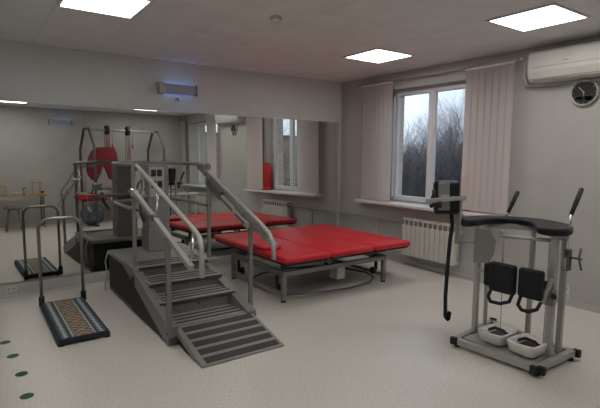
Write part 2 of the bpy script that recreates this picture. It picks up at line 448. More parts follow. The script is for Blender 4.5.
# wall recirculator lamps
def uvlamp(x, y, z, s, lab):     # s = +1 faces -y (on back wall), -1 faces +y
    t = thing('bactericidal_lamp', lab, 'wall lamp', (x, y, z), 'blue glowing wall lamps')
    d = -s
    MB().box((x-.27, min(y, y+d*.02), z-.05), (x+.22, max(y, y+d*.02), z+.05), .003, 1).build('back_plate', white_m, t)
    sh = MB(); b = sh.bm; prev = None
    for k in range(11):
        a = -1.15+2.3*k/10
        ring = [b.verts.new((xx, y+d*(.045+.065*math.cos(a)), z+.068*math.sin(a))) for xx in (x-.20, x+.22)]
        if prev: f = b.faces.new((prev[0], prev[1], ring[1], ring[0])); f.smooth = True
        prev = ring
    bmesh.ops.solidify(b, geom=list(b.faces), thickness=.004)
    sh.build('reflector_shield', beige_m, t)
    MB().box((x-.275, min(y, y+d*.115), z-.068), (x-.2, max(y, y+d*.115), z+.068), .008).build('end_cap', lsteel_m, t)
    MB().box((x+.212, min(y, y+d*.11), z-.062), (x+.225, max(y, y+d*.11), z+.062), .004).build('end_cap', dsteel_m, t)
    MB().cyl((x-.19, y+d*.04, z+.045), (x+.21, y+d*.04, z+.045), .011, 10).build('tube', uv_m, t)
    MB().cyl((x-.19, y+d*.04, z-.045), (x+.21, y+d*.04, z-.045), .006, 10).build('tube', uv_m, t)
uvlamp(-2.77, 0, 2.345, 1, 'cylindrical grey lamp glowing blue on the wall above the mirrors')
uvlamp(-3.02, YR, 2.39, -1, 'grey lamp glowing blue on the rear wall, seen in the mirror')
t = thing('round_sensor', 'tiny round white wall sensor just below the blue glowing lamp', 'sensor', (-2.78, 0, 2.232))
MB().lathe([(.034, 0), (.034, .012), (.026, .018)], (-2.78, 0, 2.232), M=Matrix.Rotation(PI/2, 4, 'X')).build('ring', white_m, t)
MB().lathe([(.013, .01), (.013, .021), (.006, .024)], (-2.78, 0, 2.232), M=Matrix.Rotation(PI/2, 4, 'X')).build('lens', black_m, t)

# air conditioner
t = thing('air_conditioner', 'white wall air conditioner above the round clock', 'air conditioner', (-.1, -3.75, 2.3))
prof = [(0, 2.61), (-.17, 2.61), (-.205, 2.585), (-.215, 2.50), (-.21, 2.40), (-.18, 2.335), (-.12, 2.305), (0, 2.30)]
mb = MB(); b = mb.bm; rings = [[b.verts.new((x, y, z)) for x, z in prof] for y in (-4.28, -4.262, -3.228, -3.21)]
for i in (0, 3):
    for v in rings[i]: v.co.x *= .93; v.co.z = 2.455+(v.co.z-2.455)*.94
for A, B in zip(rings, rings[1:]):
    for j in range(len(prof)-1): b.faces.new((A[j], A[j+1], B[j+1], B[j]))
b.faces.new(rings[0]); b.faces.new(rings[-1][::-1]); bmesh.ops.recalc_face_normals(b, faces=b.faces)
mb.build('housing', ac_m, t)
MB().box((-.216, -4.2, 2.44), (-.211, -3.26, 2.447)).build('seam', lsteel_m, t)
MB().box((-.19, -4.18, 2.315), (-.13, -3.28, 2.322), M=None).build('air_flap', lsteel_m, t)
MB().box((-.218, -3.63, 2.47), (-.213, -3.58, 2.485)).build('badge', lsteel_m, t)
mb = MB().tube([(-.035, -3.20, 2.56), (-.03, -3.10, 2.55), (-.03, -3.085, 2.40), (-.03, -3.13, 2.30), (-.03, -3.25, 2.285), (-.03, -4.35, 2.27)], .010)
tag(mb.build('aircon_conduit', white_m), 'pale conduit looping from the air conditioner along its lower edge', 'conduit')

# clock
cy_, cz_ = -3.715, 2.168
RX = Matrix.Rotation(-PI/2, 4, 'Y')
t = thing('wall_clock', 'round wall clock with black face and pale rim', 'clock', (0, cy_, cz_))
MB().lathe([(.12, 0), (.135, .01), (.136, .03), (.128, .042), (.118, .042), (.114, .028)], (0, cy_, cz_), 40, RX).build('rim', lsteel_m, t)
MB().lathe([(.116, .004), (.116, .029)], (0, cy_, cz_), 40, RX).build('face', black_plain, t)
# white landscape stripe at the lower part of the face
pl = [(-.095, -.055), (-.06, -.042), (0, -.038), (.105, -.04), (.098, -.058), (.06, -.085), (.02, -.078), (-.04, -.066)]
mb = MB(); vs = [mb.bm.verts.new((-.0305, cy_-y, cz_+z)) for y, z in pl]; mb.bm.faces.new(vs)
bmesh.ops.solidify(mb.bm, geom=list(mb.bm.faces), thickness=.001)
mb.build('white_print', sill_m, t)
for k in range(12):
    a = k*PI/6
    MB().bar((-.031, cy_-math.sin(a)*.095, cz_+math.cos(a)*.095), (-.031, cy_-math.sin(a)*.108, cz_+math.cos(a)*.108), .005, .002, 0).build('hour_mark', white_m, t)
MB().bar((-.034, cy_, cz_), (-.034, cy_+.05, cz_+.052), .008, .003, 0).build('hour_hand', white_m, t)
MB().bar((-.036, cy_, cz_), (-.036, cy_-.004, cz_-.075), .004, .003, 0).build('minute_hand', white_m, t)
MB().cyl((-.03, cy_, cz_), (-.038, cy_, cz_), .006, 12).build('pivot', white_m, t)

# sockets
def socket(c, ax, lab, horiz=False):
    t = thing('power_socket', lab, 'socket', c, 'white wall sockets')
    x, y, z = c
    offs = (-.036, .036)
    if ax == 'x':
        MB().box((x-.012, y-.045, z-.075), (x, y+.045, z+.075), .005).build('plate', white_m, t)
        for o in offs: MB().cyl((x-.013, y, z+o), (x-.009, y, z+o), .024, 18).build('outlet', lsteel_m, t)
    else:
        MB().box((x-.05, y-.012, z-.026), (x+.05, y, z+.026), .005).build('plate', white_m, t)
        for o in offs: MB().cyl((x+o*.65, y-.013, z), (x+o*.65, y-.009, z), .017, 18).build('outlet', lsteel_m, t)
socket((0, -3.66, .135), 'x', 'white double socket low on the wall right of the standing frame')
socket((-4.72, -.183, .075), 'y', 'white double socket on the plinth under the mirror at left')

# ------------------------------------------------------------------ big red treatment table
TX0, TX1, TY0, TY1, TZ = -2.51, -.66, -2.14, -.44, .50
t = thing('treatment_table', 'wide low treatment table with three red padded sections on grey steel frame', 'treatment table', (-1.6, -1.3, 0))
xs = [TX0, -1.905, -1.27, TX1]
for i in range(3):
    a, b = xs[i]+.004, xs[i+1]-.004
    o = MB().box((a, TY0, TZ-.065), (b, TY1, TZ), .03, 4).build('cushion', red_m, t, True)
    MB().box((a+.03, TY0+.03, TZ-.085), (b-.03, TY1-.03, TZ-.064)).build('underboard', black_m, o)
mb = MB()
for y in (-1.95, -.75): mb.bar((-2.36, y, .39), (-.92, y, .39), .05, .04)
for x in (-2.36, -1.64, -.92): mb.bar((x, -1.95, .39), (x, -.75, .39), .05, .04)
mb.build('top_frame', dsteel_m, t)
mb = MB()
for y in (-1.98, -.86): mb.bar((-2.42, y, .30), (-.97, y, .30), .045, .05)
for x in (-2.42, -.97): mb.bar((x, -1.98, .30), (x, -.86, .30), .045, .06); mb.bar((x, -1.98, .09), (x, -.86, .09), .03, .03)
mb.build('base_frame', steel_m, t)
for x in (-2.42, -.97):
    for y in (-1.98, -.86):
        MB().box((x-.024, y-.024, .02), (x+.024, y+.024, .325), .003, 1).build('leg', steel_m, t)
        MB().lathe([(.028, 0), (.03, .008), (.02, .022)], (x, y, 0)).build('foot', black_m, t)
        s = 1 if y < -1.4 else -1
        cst = MB().lathe([(.018, -.012), (.042, -.012), (.045, 0), (.042, .012), (.018, .012)], (x+(.05 if x < -1.6 else -.05), y+s*.13, .12), 20, Matrix.Rotation(PI/2, 4, 'Y'))
        cst.bar((x, y+s*.13, .12), (x+(.05 if x < -1.6 else -.05), y+s*.13, .12), .02); cst.bar((x, y+s*.13, .12), (x, y+s*.13, .3), .03)
        cst.build('castor', black_m, t)
for y in (-1.75, -1.05):
    MB().bar((-2.3, y, .32), (-1.3, y, .40), .035, .05).bar((-1.0, y, .32), (-1.9, y, .41), .035, .05).bar((-1.75, y, .31), (-1.95, y, .40), .04).build('scissor_arm', dsteel_m, t)
MB().cyl((-2.2, -1.4, .33), (-1.5, -1.4, .36), .03).build('actuator', dsteel_m, t)
MB().box((-1.58, -1.84, .08), (-1.46, -1.70, .27), .008).build('control_box', white_m, t)
pts = [(-2.42, -1.9, .06), (-2.25, -1.95, .05), (-1.95, -2.03, .045), (-1.6, -2.08, .045), (-1.25, -2.03, .045), (-1.05, -1.9, .05), (-.99, -1.7, .06), (-1.05, -1.35, .05), (-1.3, -1.05, .05), (-1.7, -.95, .05), (-2.1, -1.0, .05), (-2.38, -1.2, .06)]
MB().tube(pts, .012).build('foot_control_rail', dsteel_m, t)
tag(MB().box((-2.505, -1.72, TZ+.001), (-2.27, -1.38, TZ+.05), .03, 4).build('small_cushion', red_m, None, True), 'small red cushion lying on the left end of the treatment table', 'cushion')

# ------------------------------------------------------------------ stair trainer
SL, SR = -3.80, -3.0
t = thing('stair_trainer', 'grey rehabilitation stair trainer with steps, ramp and handrails', 'exercise stairs', (-3.4, -1.4, 0))
MB().box((SL+.006, -1.38, .01), (SR, -.505, .405)).build('body', black_m, t)
MB().prism([(-1.38, .01), (-2.36, .01), (-2.30, .12), (-1.38, .40)], SL+.003, SL+.011, M=Matrix(((0, 0, 1, 0), (1, 0, 0, 0), (0, 1, 0, 0), (0, 0, 0, 1)))).build('side_panel', black_m, t)
MB().prism([(-1.38, .01), (-2.36, .01), (-2.30, .12), (-1.38, .40)], SR-.02, SR-.012, M=Matrix(((0, 0, 1, 0), (1, 0, 0, 0), (0, 1, 0, 0), (0, 0, 0, 1)))).build('side_panel', black_m, t)
mb = MB()
for i in range(5): mb.box((SL+.002, -1.3, .05+i*.07), (SL+.006, -.52, .054+i*.07)); 
for i in range(5): mb.box((SL+.05, -.505, .05+i*.07), (SR-.05, -.500, .075+i*.07))
mb.build('bellows', black_m, t)
p_ = MB().box((SL-.005, -1.50, .405), (SR+.05, -.5, .45), .006, 1).build('platform', stepm, t)
YZ = Matrix(((0, 0, 1, 0), (1, 0, 0, 0), (0, 1, 0, 0), (0, 0, 0, 1)))
for x in (SL, SR-.085):
    MB().prism([(-.95, .449), (-1.30, .458), (-2.42, .15), (-2.42, .02), (-2.30, .02), (-1.10, .40)], x, x+.085, .003, YZ, 1).build('stringer', steel_m, t)
MB().bar((SL+.02, -2.42, .025), (SL+.02, -.52, .025), .03, .035).bar((SR-.02, -2.42, .025), (SR-.02, -.52, .025), .03, .035).bar((SL, -2.41, .04), (SR, -2.41, .04), .03, .06).build('base_rail', dsteel_m, t)
steps = [(-1.50, .45, -1.17), (-1.82, .36, -1.50), (-2.10, .26, -1.80), (-2.38, .14, -2.08)]
for i, (yf, z, yb) in enumerate(steps):
    a, b = SL+.045, SR-.045
    if i == 0: o = p_
    else: o = MB().box((a, yf, z-.035), (b, yb, z), .008, 2).build('step', stepm, t)
    for k, (w0, w1) in enumerate(((.05, .075), (.125, .15), (.20, .225))):
        MB().box((a+.03, yf+w0, z-.001), (b-.02, yf+w1, z+.0035)).build('grip_strip', tread_m, o)
    if i < 3:
        MB().box((a, yf-.004, z-.037), (b, yf+.006, z-.006), .002, 1).build('nosing', tread_m, o)
        nb = steps[i+1][1]
        r = MB().box((a+.02, yf+.02, nb-.03), (b-.02, yf+.032, z-.033)).build('riser', steel_m, o)
        MB().cyl(((a+b)/2, yf+.01, (z+nb)/2), ((a+b)/2, yf+.022, (z+nb)/2), .008, 8).build('bolt', black_m, t)
# ramp
ra, rb = Vector((0, -2.385, .135)), Vector((0, -2.925, .012))
d = (rb-ra); L = d.length; d.normalize(); n_ = Vector((0, -d.z, d.y)); n_ = n_ if n_.z > 0 else -n_
RM = Matrix(((1, 0, 0), (0, -d.y, 0), (0, 0, 0))).to_4x4()
RM = Matrix((Vector((1, 0, 0)), -d, n_)).transposed().to_4x4(); RM.translation = rb
ro = MB().box((-3.735, 0, -.02), (-3.03, L, 0), .004, 1, RM).box((-3.735, .03, -.05), (-3.71, L, -.018), 0, 1, RM).box((-3.055, .03, -.05), (-3.03, L, -.018), 0, 1, RM).build('ramp', stepm, t)
for k in range(5):
    y = .025+k*.108
    MB().box((-3.69, y, -.001), (-3.06, y+.068, .003), 0, 1, RM).build('grip_strip', tread_m, ro)
# posts and rails
PXL, PXR = -3.775, -3.015
for x in (PXL, PXR):
    o = MB().bar((x, -1.46, .30), (x, -1.46, 1.43), .033, .033).build('post', steel_m, t)
    MB().box((x-.03, -1.50, .28), (x+.03, -1.42, .36), .006).build('post_foot', black_m, o)
    for z in (1.0, 1.40): MB().cyl((x-.025, -1.46, z), (x+.025, -1.46, z), .012, 8).build('bolt', black_m, o)
mb = MB()
for z in (1.42, 1.0):
    mb = MB().tube([(PXR, -1.46, z), (PXR, -.75, z), (PXR-.04, -.62, z), (PXR-.16, -.58, z), (PXL+.16, -.58, z), (PXL+.04, -.62, z), (PXL, -.75, z), (PXL, -1.46, z)], .019)
    mb.build('safety_rail', steel_m, t)
o = MB().bar((PXL-.01, -2.40, .0), (PXL-.01, -2.40, .88), .036, .036).build('post', steel_m, t)
for z in (.10, .42, .6): MB().cyl((PXL-.034, -2.4, z), (PXL+.014, -2.4, z), .009, 8).build('bolt', black_m, o)
o = MB().bar((-2.935, -2.20, .0), (-2.935, -2.20, .93), .034, .034).build('post', steel_m, t)
MB().box((-2.965, -2.23, .0), (-2.905, -2.17, .02)).build('post_foot', black_m, o)
for z in (.08, .34, .62): MB().cyl((-2.96, -2.2, z), (-2.91, -2.2, z), .009, 8).build('bolt', black_m, o)
MB().bar((-2.95, -2.20, .05), (-3.02, -2.20, .05), .03).build('bracket', steel_m, t)
# left handrail: square tube + round grip tube
MB().bar((PXL, -1.50, 1.17), (PXL, -2.85, .725), .04, .04).build('handrail', lsteel_m, t)
MB().tube([(-3.72, -1.40, 1.415), (-3.72, -2.80, .975), (-3.72, -2.865, .94), (-3.72, -2.90, .88), (-3.72, -2.905, .66)], .019).build('grip_rail', lsteel_m, t)
MB().tube([(-3.72, -2.76, .985), (-3.74, -2.78, .83), (PXL, -2.82, .735)], .009).build('link_rod', chrome_m, t)
MB().lathe([(.03, -.02), (.035, 0), (.03, .02)], (PXL, -2.06, .99), 16, Matrix.Rotation(PI/2, 4, 'Y')).build('adjuster_knob', dsteel_m, t)
MB().tube([(PXL+.01, -2.06, .99), (-3.73, -2.0, 1.08), (-3.72, -1.98, 1.24)], .010).build('link_rod', chrome_m, t)
MB().tube([(-3.74, -1.5, 1.14), (-3.70, -1.56, 1.22), (-3.72, -1.6, 1.31), (-3.72, -1.62, 1.35)], .012).build('link_rod', chrome_m, t)
# right handrail
XR = -2.985
MB().bar((XR-.03, -1.70, 1.135), (XR-.03, -2.30, .895), .03, .055).build('slotted_plate', lsteel_m, t)
MB().bar((XR-.047, -1.76, 1.11), (XR-.047, -2.02, 1.005), .008, .02).bar((XR-.047, -2.08, .98), (XR-.047, -2.26, .91), .008, .02).build('slot', dsteel_m, t)
MB().bar((XR, -1.15, 1.40), (XR, -2.55, .86), .045, .045).build('handrail', steel_m, t)
MB().bar((XR+.03, -1.75, 1.10), (XR+.03, -2.66, .76), .04, .05).build('lower_handrail', lsteel_m, t)
MB().tube([(XR-.02, -1.35, 1.33), (XR-.03, -1.45, 1.36), (XR-.03, -2.52, .945), (XR-.03, -2.66, .88), (XR-.03, -2.72, .80), (XR-.03, -2.735, .67)], .018).build('grip_rail', lsteel_m, t)
MB().bar((XR-.01, -1.44, 1.255), (XR-.01, -1.78, 1.12), .085, .09).build('slide_bracket', dsteel_m, t)
MB().bar((XR, -2.05, 1.03), (XR, -2.2, .97), .075, .08).build('slide_bracket', steel_m, t)
MB().tube([(XR-.03, -2.62, .90), (XR, -2.66, .80), (XR+.02, -2.64, .77)], .009).build('link_rod', chrome_m, t)
MB().cyl((XR+.045, -2.62, .76), (XR+.06, -2.63, .76), .012, 12).build('adjuster_knob', dsteel_m, t)
MB().lathe([(.03, -.03), (.04, -.02), (.04, .02), (.03, .03)], (PXL, -1.46, 1.17), 16, Matrix.Rotation(PI/2, 4, 'Y')).bar((PXL-.05, -1.46, 1.17), (PXL+.06, -1.50, 1.20), .02).build('pivot_hub', chrome_m, t)
# control column
cb = MB().box((-3.45, -.86, .45), (-3.215, -.62, 1.41), .012).build('control_column', panel_m, t)
MB().box((-3.46, -.87, .45), (-3.205, -.61, .70), .01).build('column_base', panel_m, cb)
MB().box((-3.43, -.866, 1.06), (-3.27, -.86, 1.38), .003).build('control_panel', lsteel_m, cb)
for r in range(2):
    for c in range(2):
        x = -3.415+c*.066; z = 1.28-r*.125
        MB().box((x, -.872, z), (x+.055, -.865, z+.075), .003).build('switch_window', black_m, cb)
# arm crank at the left front of the column
MB().cyl((-3.60, -1.0, 1.10), (-3.44, -.80, 1.06), .02).cyl((-3.66, -1.0, 1.10), (-3.54, -1.0, 1.10), .05, 18).build('crank_hub', lsteel_m, t)
MB().tube([(-3.62, -1.0, 1.10), (-3.60, -1.02, 1.22), (-3.54, -1.04, 1.28)], .012).build('crank_handle', dsteel_m, t)
MB().tube([(-3.64, -1.0, 1.10), (-3.68, -1.04, .98), (-3.60, -1.06, .93)], .012).build('crank_handle', dsteel_m, t)
MB().tube([(-3.56, -.95, 1.02), (-3.55, -.93, .90), (-3.50, -.85, .80)], .02).build('crank_strut', dsteel_m, t)
MB().tube([(-3.83, -.62, .46), (-3.86, -.62, .35), (-3.85, -.66, .22), (-3.88, -.66, .10), (-3.86, -.60, .02)], .006).build('cable', lsteel_m, t)

# ------------------------------------------------------------------ rug covered step board with hoop handle
bx, by = -4.325, -1.39
t = thing('step_board', 'low step board covered with patterned blue rug, metal hoop handle at back', 'step board', (bx, by, 0))
MB().box((-4.52, -1.95, .016), (-4.13, -.83, .044), .005).build('board', black_m, t)
o = MB().box((-.19, -.56, -.006), (.19, .56, .006), .003, 1).build('rug', rug_m); o.parent = t; o.location = (0, 0, .050)
for x in (-4.50, -4.15):
    for y in (-1.93, -.85): MB().box((x-.02, y-.02, 0), (x+.02, y+.02, .018), .004).build('foot', black_m, t)
def hoop(x0, x1, y, z1, r=.10):
    return ([(x0, y, .04), (x0, y, z1-r)] + [(x0+r-r*math.cos(a), y, z1-r+r*math.sin(a)) for a in [k*PI/12 for k in range(1, 7)]] +
            [(x1-r+r*math.sin(a), y, z1-r+r*math.cos(a)) for a in [k*PI/12 for k in range(0, 7)]] + [(x1, y, .04)])
MB().tube(hoop(-4.505, -4.125, -.815, .885), .0155, 14).build('hoop_handle', tubem, t)
for x in (-4.505, -4.125): MB().lathe([(.026, 0), (.026, .09), (.018, .10)], (x, -.815, .02)).build('post_socket', black_m, t)

# green floor marks
lab = ['green floor dot farthest from the camera, near the left edge', 'second green floor dot counted from the mirror', 'third green floor dot counted from the mirror', 'green floor dot nearest the camera']
proto = None
for i, (x, y) in enumerate(((-4.859, -1.60), (-4.826, -1.93), (-4.80, -2.30), (-4.80, -2.66))):
    if proto is None:
        proto = MB().lathe([(.040, 0), (.040, .0012)], (0, 0, 0), 24).build('floor_marker', green_m)
        tag(proto, lab[0], 'floor marking', 'green dots on the floor'); o = proto
    else: o = proto.copy(); C.objects.link(o); o['label'] = lab[i]
    o.location = (x, y, .0003)

# ------------------------------------------------------------------ standing frame (right)
t = thing('standing_frame', 'grey standing frame with black padded tabletop and knee pads', 'standing frame', (-1.6, -4.0, 0))
A, B, D_, E_ = (-1.885, -3.68, .05), (-1.845, -4.355, .05), (-1.36, -4.36, .05), (-1.28, -3.62, .05)
MB().bar(A, B, .045, .05).build('base_front_rail', lsteel_m, t)
MB().bar((-1.90, -3.70, .05), (-1.25, -3.62, .05), .045, .045).build('base_side_rail', lsteel_m, t)
MB().bar((-1.87, -4.34, .055), (-1.33, -4.35, .055), .045, .045).build('base_side_rail', lsteel_m, t)
MB().bar(D_, E_, .045, .045).build('base_rear_rail', lsteel_m, t)
for (x, y) in ((-1.91, -3.70), (-1.885, -4.34), (-1.335, -4.375), (-1.24, -3.62), (-1.852, -4.375)):
    MB().box((x-.018, y-.026, .025), (x+.018, y+.026, .082), .004).build('end_cap', black_m, t)
for (x, y) in ((-1.86, -3.70), (-1.83, -4.33), (-1.38, -4.35), (-1.30, -3.63)):
    MB().lathe([(.025, 0), (.027, .01), (.012, .03)], (x, y, 0), 14).build('foot', black_m, t)
posts = [((-1.625, -3.69), .05), ((-1.425, -3.655), .035), ((-1.605, -4.29), .06), ((-1.47, -4.30), .05), ((-1.30, -3.97), .045)]
for (x, y), w in posts:
    o = MB().bar((x, y, .06), (x, y, .972), w*.75, w*.75).build('post', lsteel_m, t)
poly = [(-1.82, -3.64), (-1.68, -3.56), (-1.5, -3.54), (-1.35, -3.60), (-1.24, -3.75), (-1.19, -3.93), (-1.22, -4.10), (-1.32, -4.27), (-1.48, -4.36), (-1.62, -4.37), (-1.70, -4.30), (-1.69, -4.2),
        (-1.58, -4.13), (-1.44, -4.03), (-1.37, -3.93), (-1.37, -3.82), (-1.46, -3.74), (-1.60, -3.72), (-1.75, -3.73), (-1.83, -3.71)]
def smoothpoly(p, it=2):
    for _ in range(it):
        q = []
        for i in range(len(p)):
            a, b = p[i], p[(i+1) % len(p)]
            q += [(a[0]*.75+b[0]*.25, a[1]*.75+b[1]*.25), (a[0]*.25+b[0]*.75, a[1]*.25+b[1]*.75)]
        p = q
    return p
MB().prism(smoothpoly(poly), .970, 1.025, .018, None, 3).build('padded_top', blackc_m, t)
MB().bar((-1.64, -3.69, .955), (-1.42, -3.655, .955), .04, .045).bar((-1.43, -3.655, .955), (-1.30, -3.97, .955), .04, .045).bar((-1.30, -3.97, .955), (-1.47, -4.30, .955), .04, .045).bar((-1.47, -4.30, .955), (-1.62, -4.29, .955), .04, .045).build('top_beam', lsteel_m, t)
HX = Matrix(((0, 0, 1, 0), (1, 0, 0, 0), (0, 1, 0, 0), (0, 0, 0, 1)))
MB().prism([(-3.73, .96), (-3.86, .965), (-3.915, .88), (-3.90, .78), (-3.86, .70), (-3.73, .68)], -1.75, -1.735, .002, HX, 1).build('side_plate', panel_m, t)
MB().bar((-1.735, -3.74, .85), (-1.64, -3.70, .85), .03).build('bracket', lsteel_m, t)
# traction bar with chains
MB().tube([(-1.61, -3.86, .905), (-1.60, -4.27, .925)], .014).bar((-1.60, -3.87, .90), (-1.60, -3.87, .95), .025).build('cross_bar', lsteel_m, t)
for (x, y, z0, z1) in ((-1.61, -3.90, .72, .90),):
    mb = MB()
    k = 0; z = z1
    while z > z0:
        mb.tube([(x+(.008 if k % 2 else 0)*math.cos(a), y+(0 if k % 2 else .008)*math.cos(a), z-.012+.014*math.sin(a)) for a in [j*PI/4 for j in range(8)]], .0022, 5, True); z -= .022; k += 1
    mb.build('chain', chrome_m, t)
MB().tube([(-1.61, -3.90, .72), (-1.62, -3.92, .14)], .0025, 6).build('cable', dsteel_m, t)
MB().tube([(-1.60, -4.25, .90), (-1.58, -4.24, .14)], .0025, 6).build('cable', dsteel_m, t)
# knee pads
o = MB().box((-1.76, -4.085, .49), (-1.70, -3.875, .72), .022, 3).build('knee_pad', navy_m, t, True)
MB().tube([(-1.75, -3.90, .50), (-1.80, -3.91, .455), (-1.83, -3.95, .43), (-1.82, -4.02, .43), (-1.78, -4.07, .45), (-1.75, -4.08, .52)], .013, 8).build('strap', navy_m, o)
o = MB().box((-1.70, -3.89, .50), (-1.64, -3.79, .69), .02, 3).build('side_pad', navy_m, t, True)
MB().bar((-1.64, -3.80, .60), (-1.63, -3.71, .60), .03).build('pad_arm', lsteel_m, t)
o = MB().box((-1.76, -4.29, .50), (-1.70, -4.11, .72), .022, 3).build('knee_pad', navy_m, t, True)
MB().tube([(-1.75, -4.14, .51), (-1.80, -4.15, .455), (-1.82, -4.19, .43), (-1.82, -4.24, .43), (-1.78, -4.28, .45), (-1.75, -4.29, .50)], .013, 8).build('strap', navy_m, o)
MB().cyl((-1.70, -4.20, .62), (-1.63, -4.27, .60), .03, 14).build('pad_joint', black_m, t)
MB().bar((-1.70, -4.27, .48), (-1.66, -4.31, .66), .03).build('pad_arm', lsteel_m, t)
MB().box((-1.66, -4.33, .46), (-1.61, -4.26, .58), .006).build('clamp', steel_m, t)
MB().cyl((-1.68, -4.33, .54), (-1.66, -4.345, .54), .02, 12).build('clamp_knob', black_m, t)
MB().box((-1.50, -4.34, .70), (-1.44, -4.31, .86), .005).cyl((-1.47, -4.34, .80), (-1.47, -4.42, .80), .008).tube([(-1.47, -4.41, .88), (-1.47, -4.40, .80), (-1.47, -4.42, .72)], .007).build('side_lever', dsteel_m, t)
# foot rests
for j, (x, y) in enumerate(((-1.68, -3.93), (-1.69, -4.185))):
    outer = [(-.12, .10), (-.08, .112), (.06, .112), (.15, .09), (.17, 0), (.15, -.09), (.06, -.112), (-.08, -.112), (-.12, -.10), (-.13, 0)]
    op = smoothpoly(outer, 2)
    mb = MB(); b = mb.bm
    def ring(s, z): return [b.verts.new((x+px*s, y+py*s, z)) for px, py in op]
    rg = [ring(.72, .075), ring(.90, .095), ring(1.0, .160), ring(1.0, .168), ring(.84, .168), ring(.74, .115)]
    for P, Q in zip(rg, rg[1:]):
        for k in range(len(op)): f = b.faces.new((P[k], P[(k+1) % len(op)], Q[(k+1) % len(op)], Q[k])); f.smooth = True
    b.faces.new(rg[0][::-1]); b.faces.new(rg[-1]); bmesh.ops.recalc_face_normals(b, faces=b.faces)
    o = mb.build('foot_rest', cream_m, t)
    MB().box((x-.085, y-.07, .116), (x+.115, y+.07, .126), .004).build('foot_liner', black_m, o)
    MB().tube([(x+.02, y-.085, .14), (x+.02, y-.04, .168), (x+.02, y+.03, .172), (x+.02, y+.085, .14)], .012, 6).build('foot_strap', black_m, o)
    MB().bar((x+.1, y, .10), (x+.25, y, .07), .03).box((x-.06, y-.03, .075), (x+.1, y+.03, .09)).build('foot_bracket', lsteel_m, o)
MB().box((-1.82, -4.30, .055), (-1.40, -3.72, .066)).build('base_plate', lsteel_m, t)
# levers with grips
for (p0, p1, p2) in (((-1.35, -3.70, .97), (-1.30, -3.74, 1.055), (-1.20, -3.76, 1.235)), ((-1.50, -4.32, .70), (-1.46, -4.32, 1.11), (-1.32, -4.32, 1.30))):
    o = MB().tube([p0, p1, (Vector(p1)*.3+Vector(p2)*.7)], .010).build('hand_lever', chrome_m, t)
    q0, q2 = Vector(p1), Vector(p2)
    MB().tube([q0, q0.lerp(q2, .33), q0.lerp(q2, .36), q0.lerp(q2, .97), q2], [.015, .015, .0175, .0175, .012], 12).build('grip', black_m, o)
MB().box((-1.33, -3.72, .93), (-1.28, -3.67, .97)).build('lever_mount', lsteel_m, t)

# console with stand arm, belongs to the standing frame's left (arm is bolted to it)
cx, cy, cz = -1.66, -3.42, 1.17
mb = MB()
mb.bar((-1.53, -3.42, .76), (-1.53, -3.42, 1.19), .035, .045); mb.bar((-1.53, -3.42, .78), (-1.45, -3.66, .80), .025, .03)
mb.build('console_arm', lsteel_m, t)
mb = MB(); mb.bar((-2.00, -3.45, 1.165), (-1.50, -3.45, 1.17), .03, .035); mb.build('console_cross_arm', lsteel_m, t)
MB().tube([(-1.93, -3.44, 1.175), (-1.91, -3.44, 1.21), (-1.885, -3.42, 1.245)], .013).build('cross_arm_grip', black_m, t)
MB().tube([(-1.95, -3.45, 1.12), (-1.88, -3.45, 1.14)], .016).cyl((-1.86, -3.47, 1.10), (-1.86, -3.47, 1.16), .014).build('cross_arm_knob', black_m, t)
RC = Matrix.Translation((cx, cy+.03, cz+.0)) @ Matrix.Rotation(R(-32), 4, 'Z') @ Matrix.Rotation(R(-8), 4, 'X') @ Matrix.Diagonal((.80, 1.0, 1.28, 1))
o = MB().box((-.135, -.03, -.11), (.135, .07, .12), .03, 3, RC).build('console', blackc_m, t)
MB().box((-.115, -.036, -.085), (.01, -.028, .10), .004, 1, RC).build('console_screen', shade_m, o)
MB().box((-.09, -.040, .0), (.0, -.034, .02), .002, 1, RC).build('console_button_row', lsteel_m, o)
pts = [(cx+.02, cy, 1.07), (cx+.03, cy-.01, .92), (cx+.02, cy, .80), (cx+.0, cy, .55), (cx-.01, cy, .30), (cx+.0, cy, .12), (cx+.03, cy-.01, .09), (cx+.03, cy-.02, .16)]
mb = MB()
for a, b in zip(pts, pts[1:]): mb.bar(Vector(a), Vector(b)+ (Vector(b)-Vector(a)).normalized()*.006, .012, .032, 0)
mb.build('hanging_strap', navy_m, t)

# red stool on the sill (behind the right blind)
t = thing('red_drum_stool', 'bright red drum shaped plastic seat standing on the windowsill, seen in the mirror', 'stool', (.018, -2.435, .862))
MB().lathe([(.108, 0), (.112, .03), (.108, .055), (.10, .06)], (.018, -2.435, .862), 32).build('base', redp_m, t)
MB().lathe([(.102, .055), (.104, .36), (.096, .49), (.075, .535), (.04, .55), (.01, .552)], (.018, -2.435, .862), 32).build('drum', redp_m, t)

# ------------------------------------------------------------------ things behind the camera, seen in the mirror
# suspension frame
fx, fy, fr_ = -1.80, -5.98, R(-8)
def L3(x, y, z): c, s = math.cos(fr_), math.sin(fr_); return (fx+x*c-y*s, fy+x*s+y*c, z)
t = thing('suspension_frame', 'dark steel suspension frame with overhead bar and two black reels, seen in the mirror', 'exercise frame', (fx, fy, 0))
MB().tube([L3(-.85, 0, 2.2), L3(.85, 0, 2.2)], .024).build('top_bar', lsteel_m, t)
for s in (-1, 1):
    x = s*.85
    MB().tube([L3(x, -.42, .04), L3(x, -.42, 1.75), L3(x, -.14, 2.21), L3(x, .14, 2.21), L3(x+.0, .42, 1.8), L3(x, .42, .04)], .027).build('end_frame', dsteel_m, t)
    MB().bar(L3(x, -.5, .03), L3(x, .5, .03), .05, .05).build('foot_rail', dsteel_m, t)
    MB().tube([L3(x, -.42, 1.35), L3(x, .42, 1.35)], .02).build('cross_tube', dsteel_m, t)
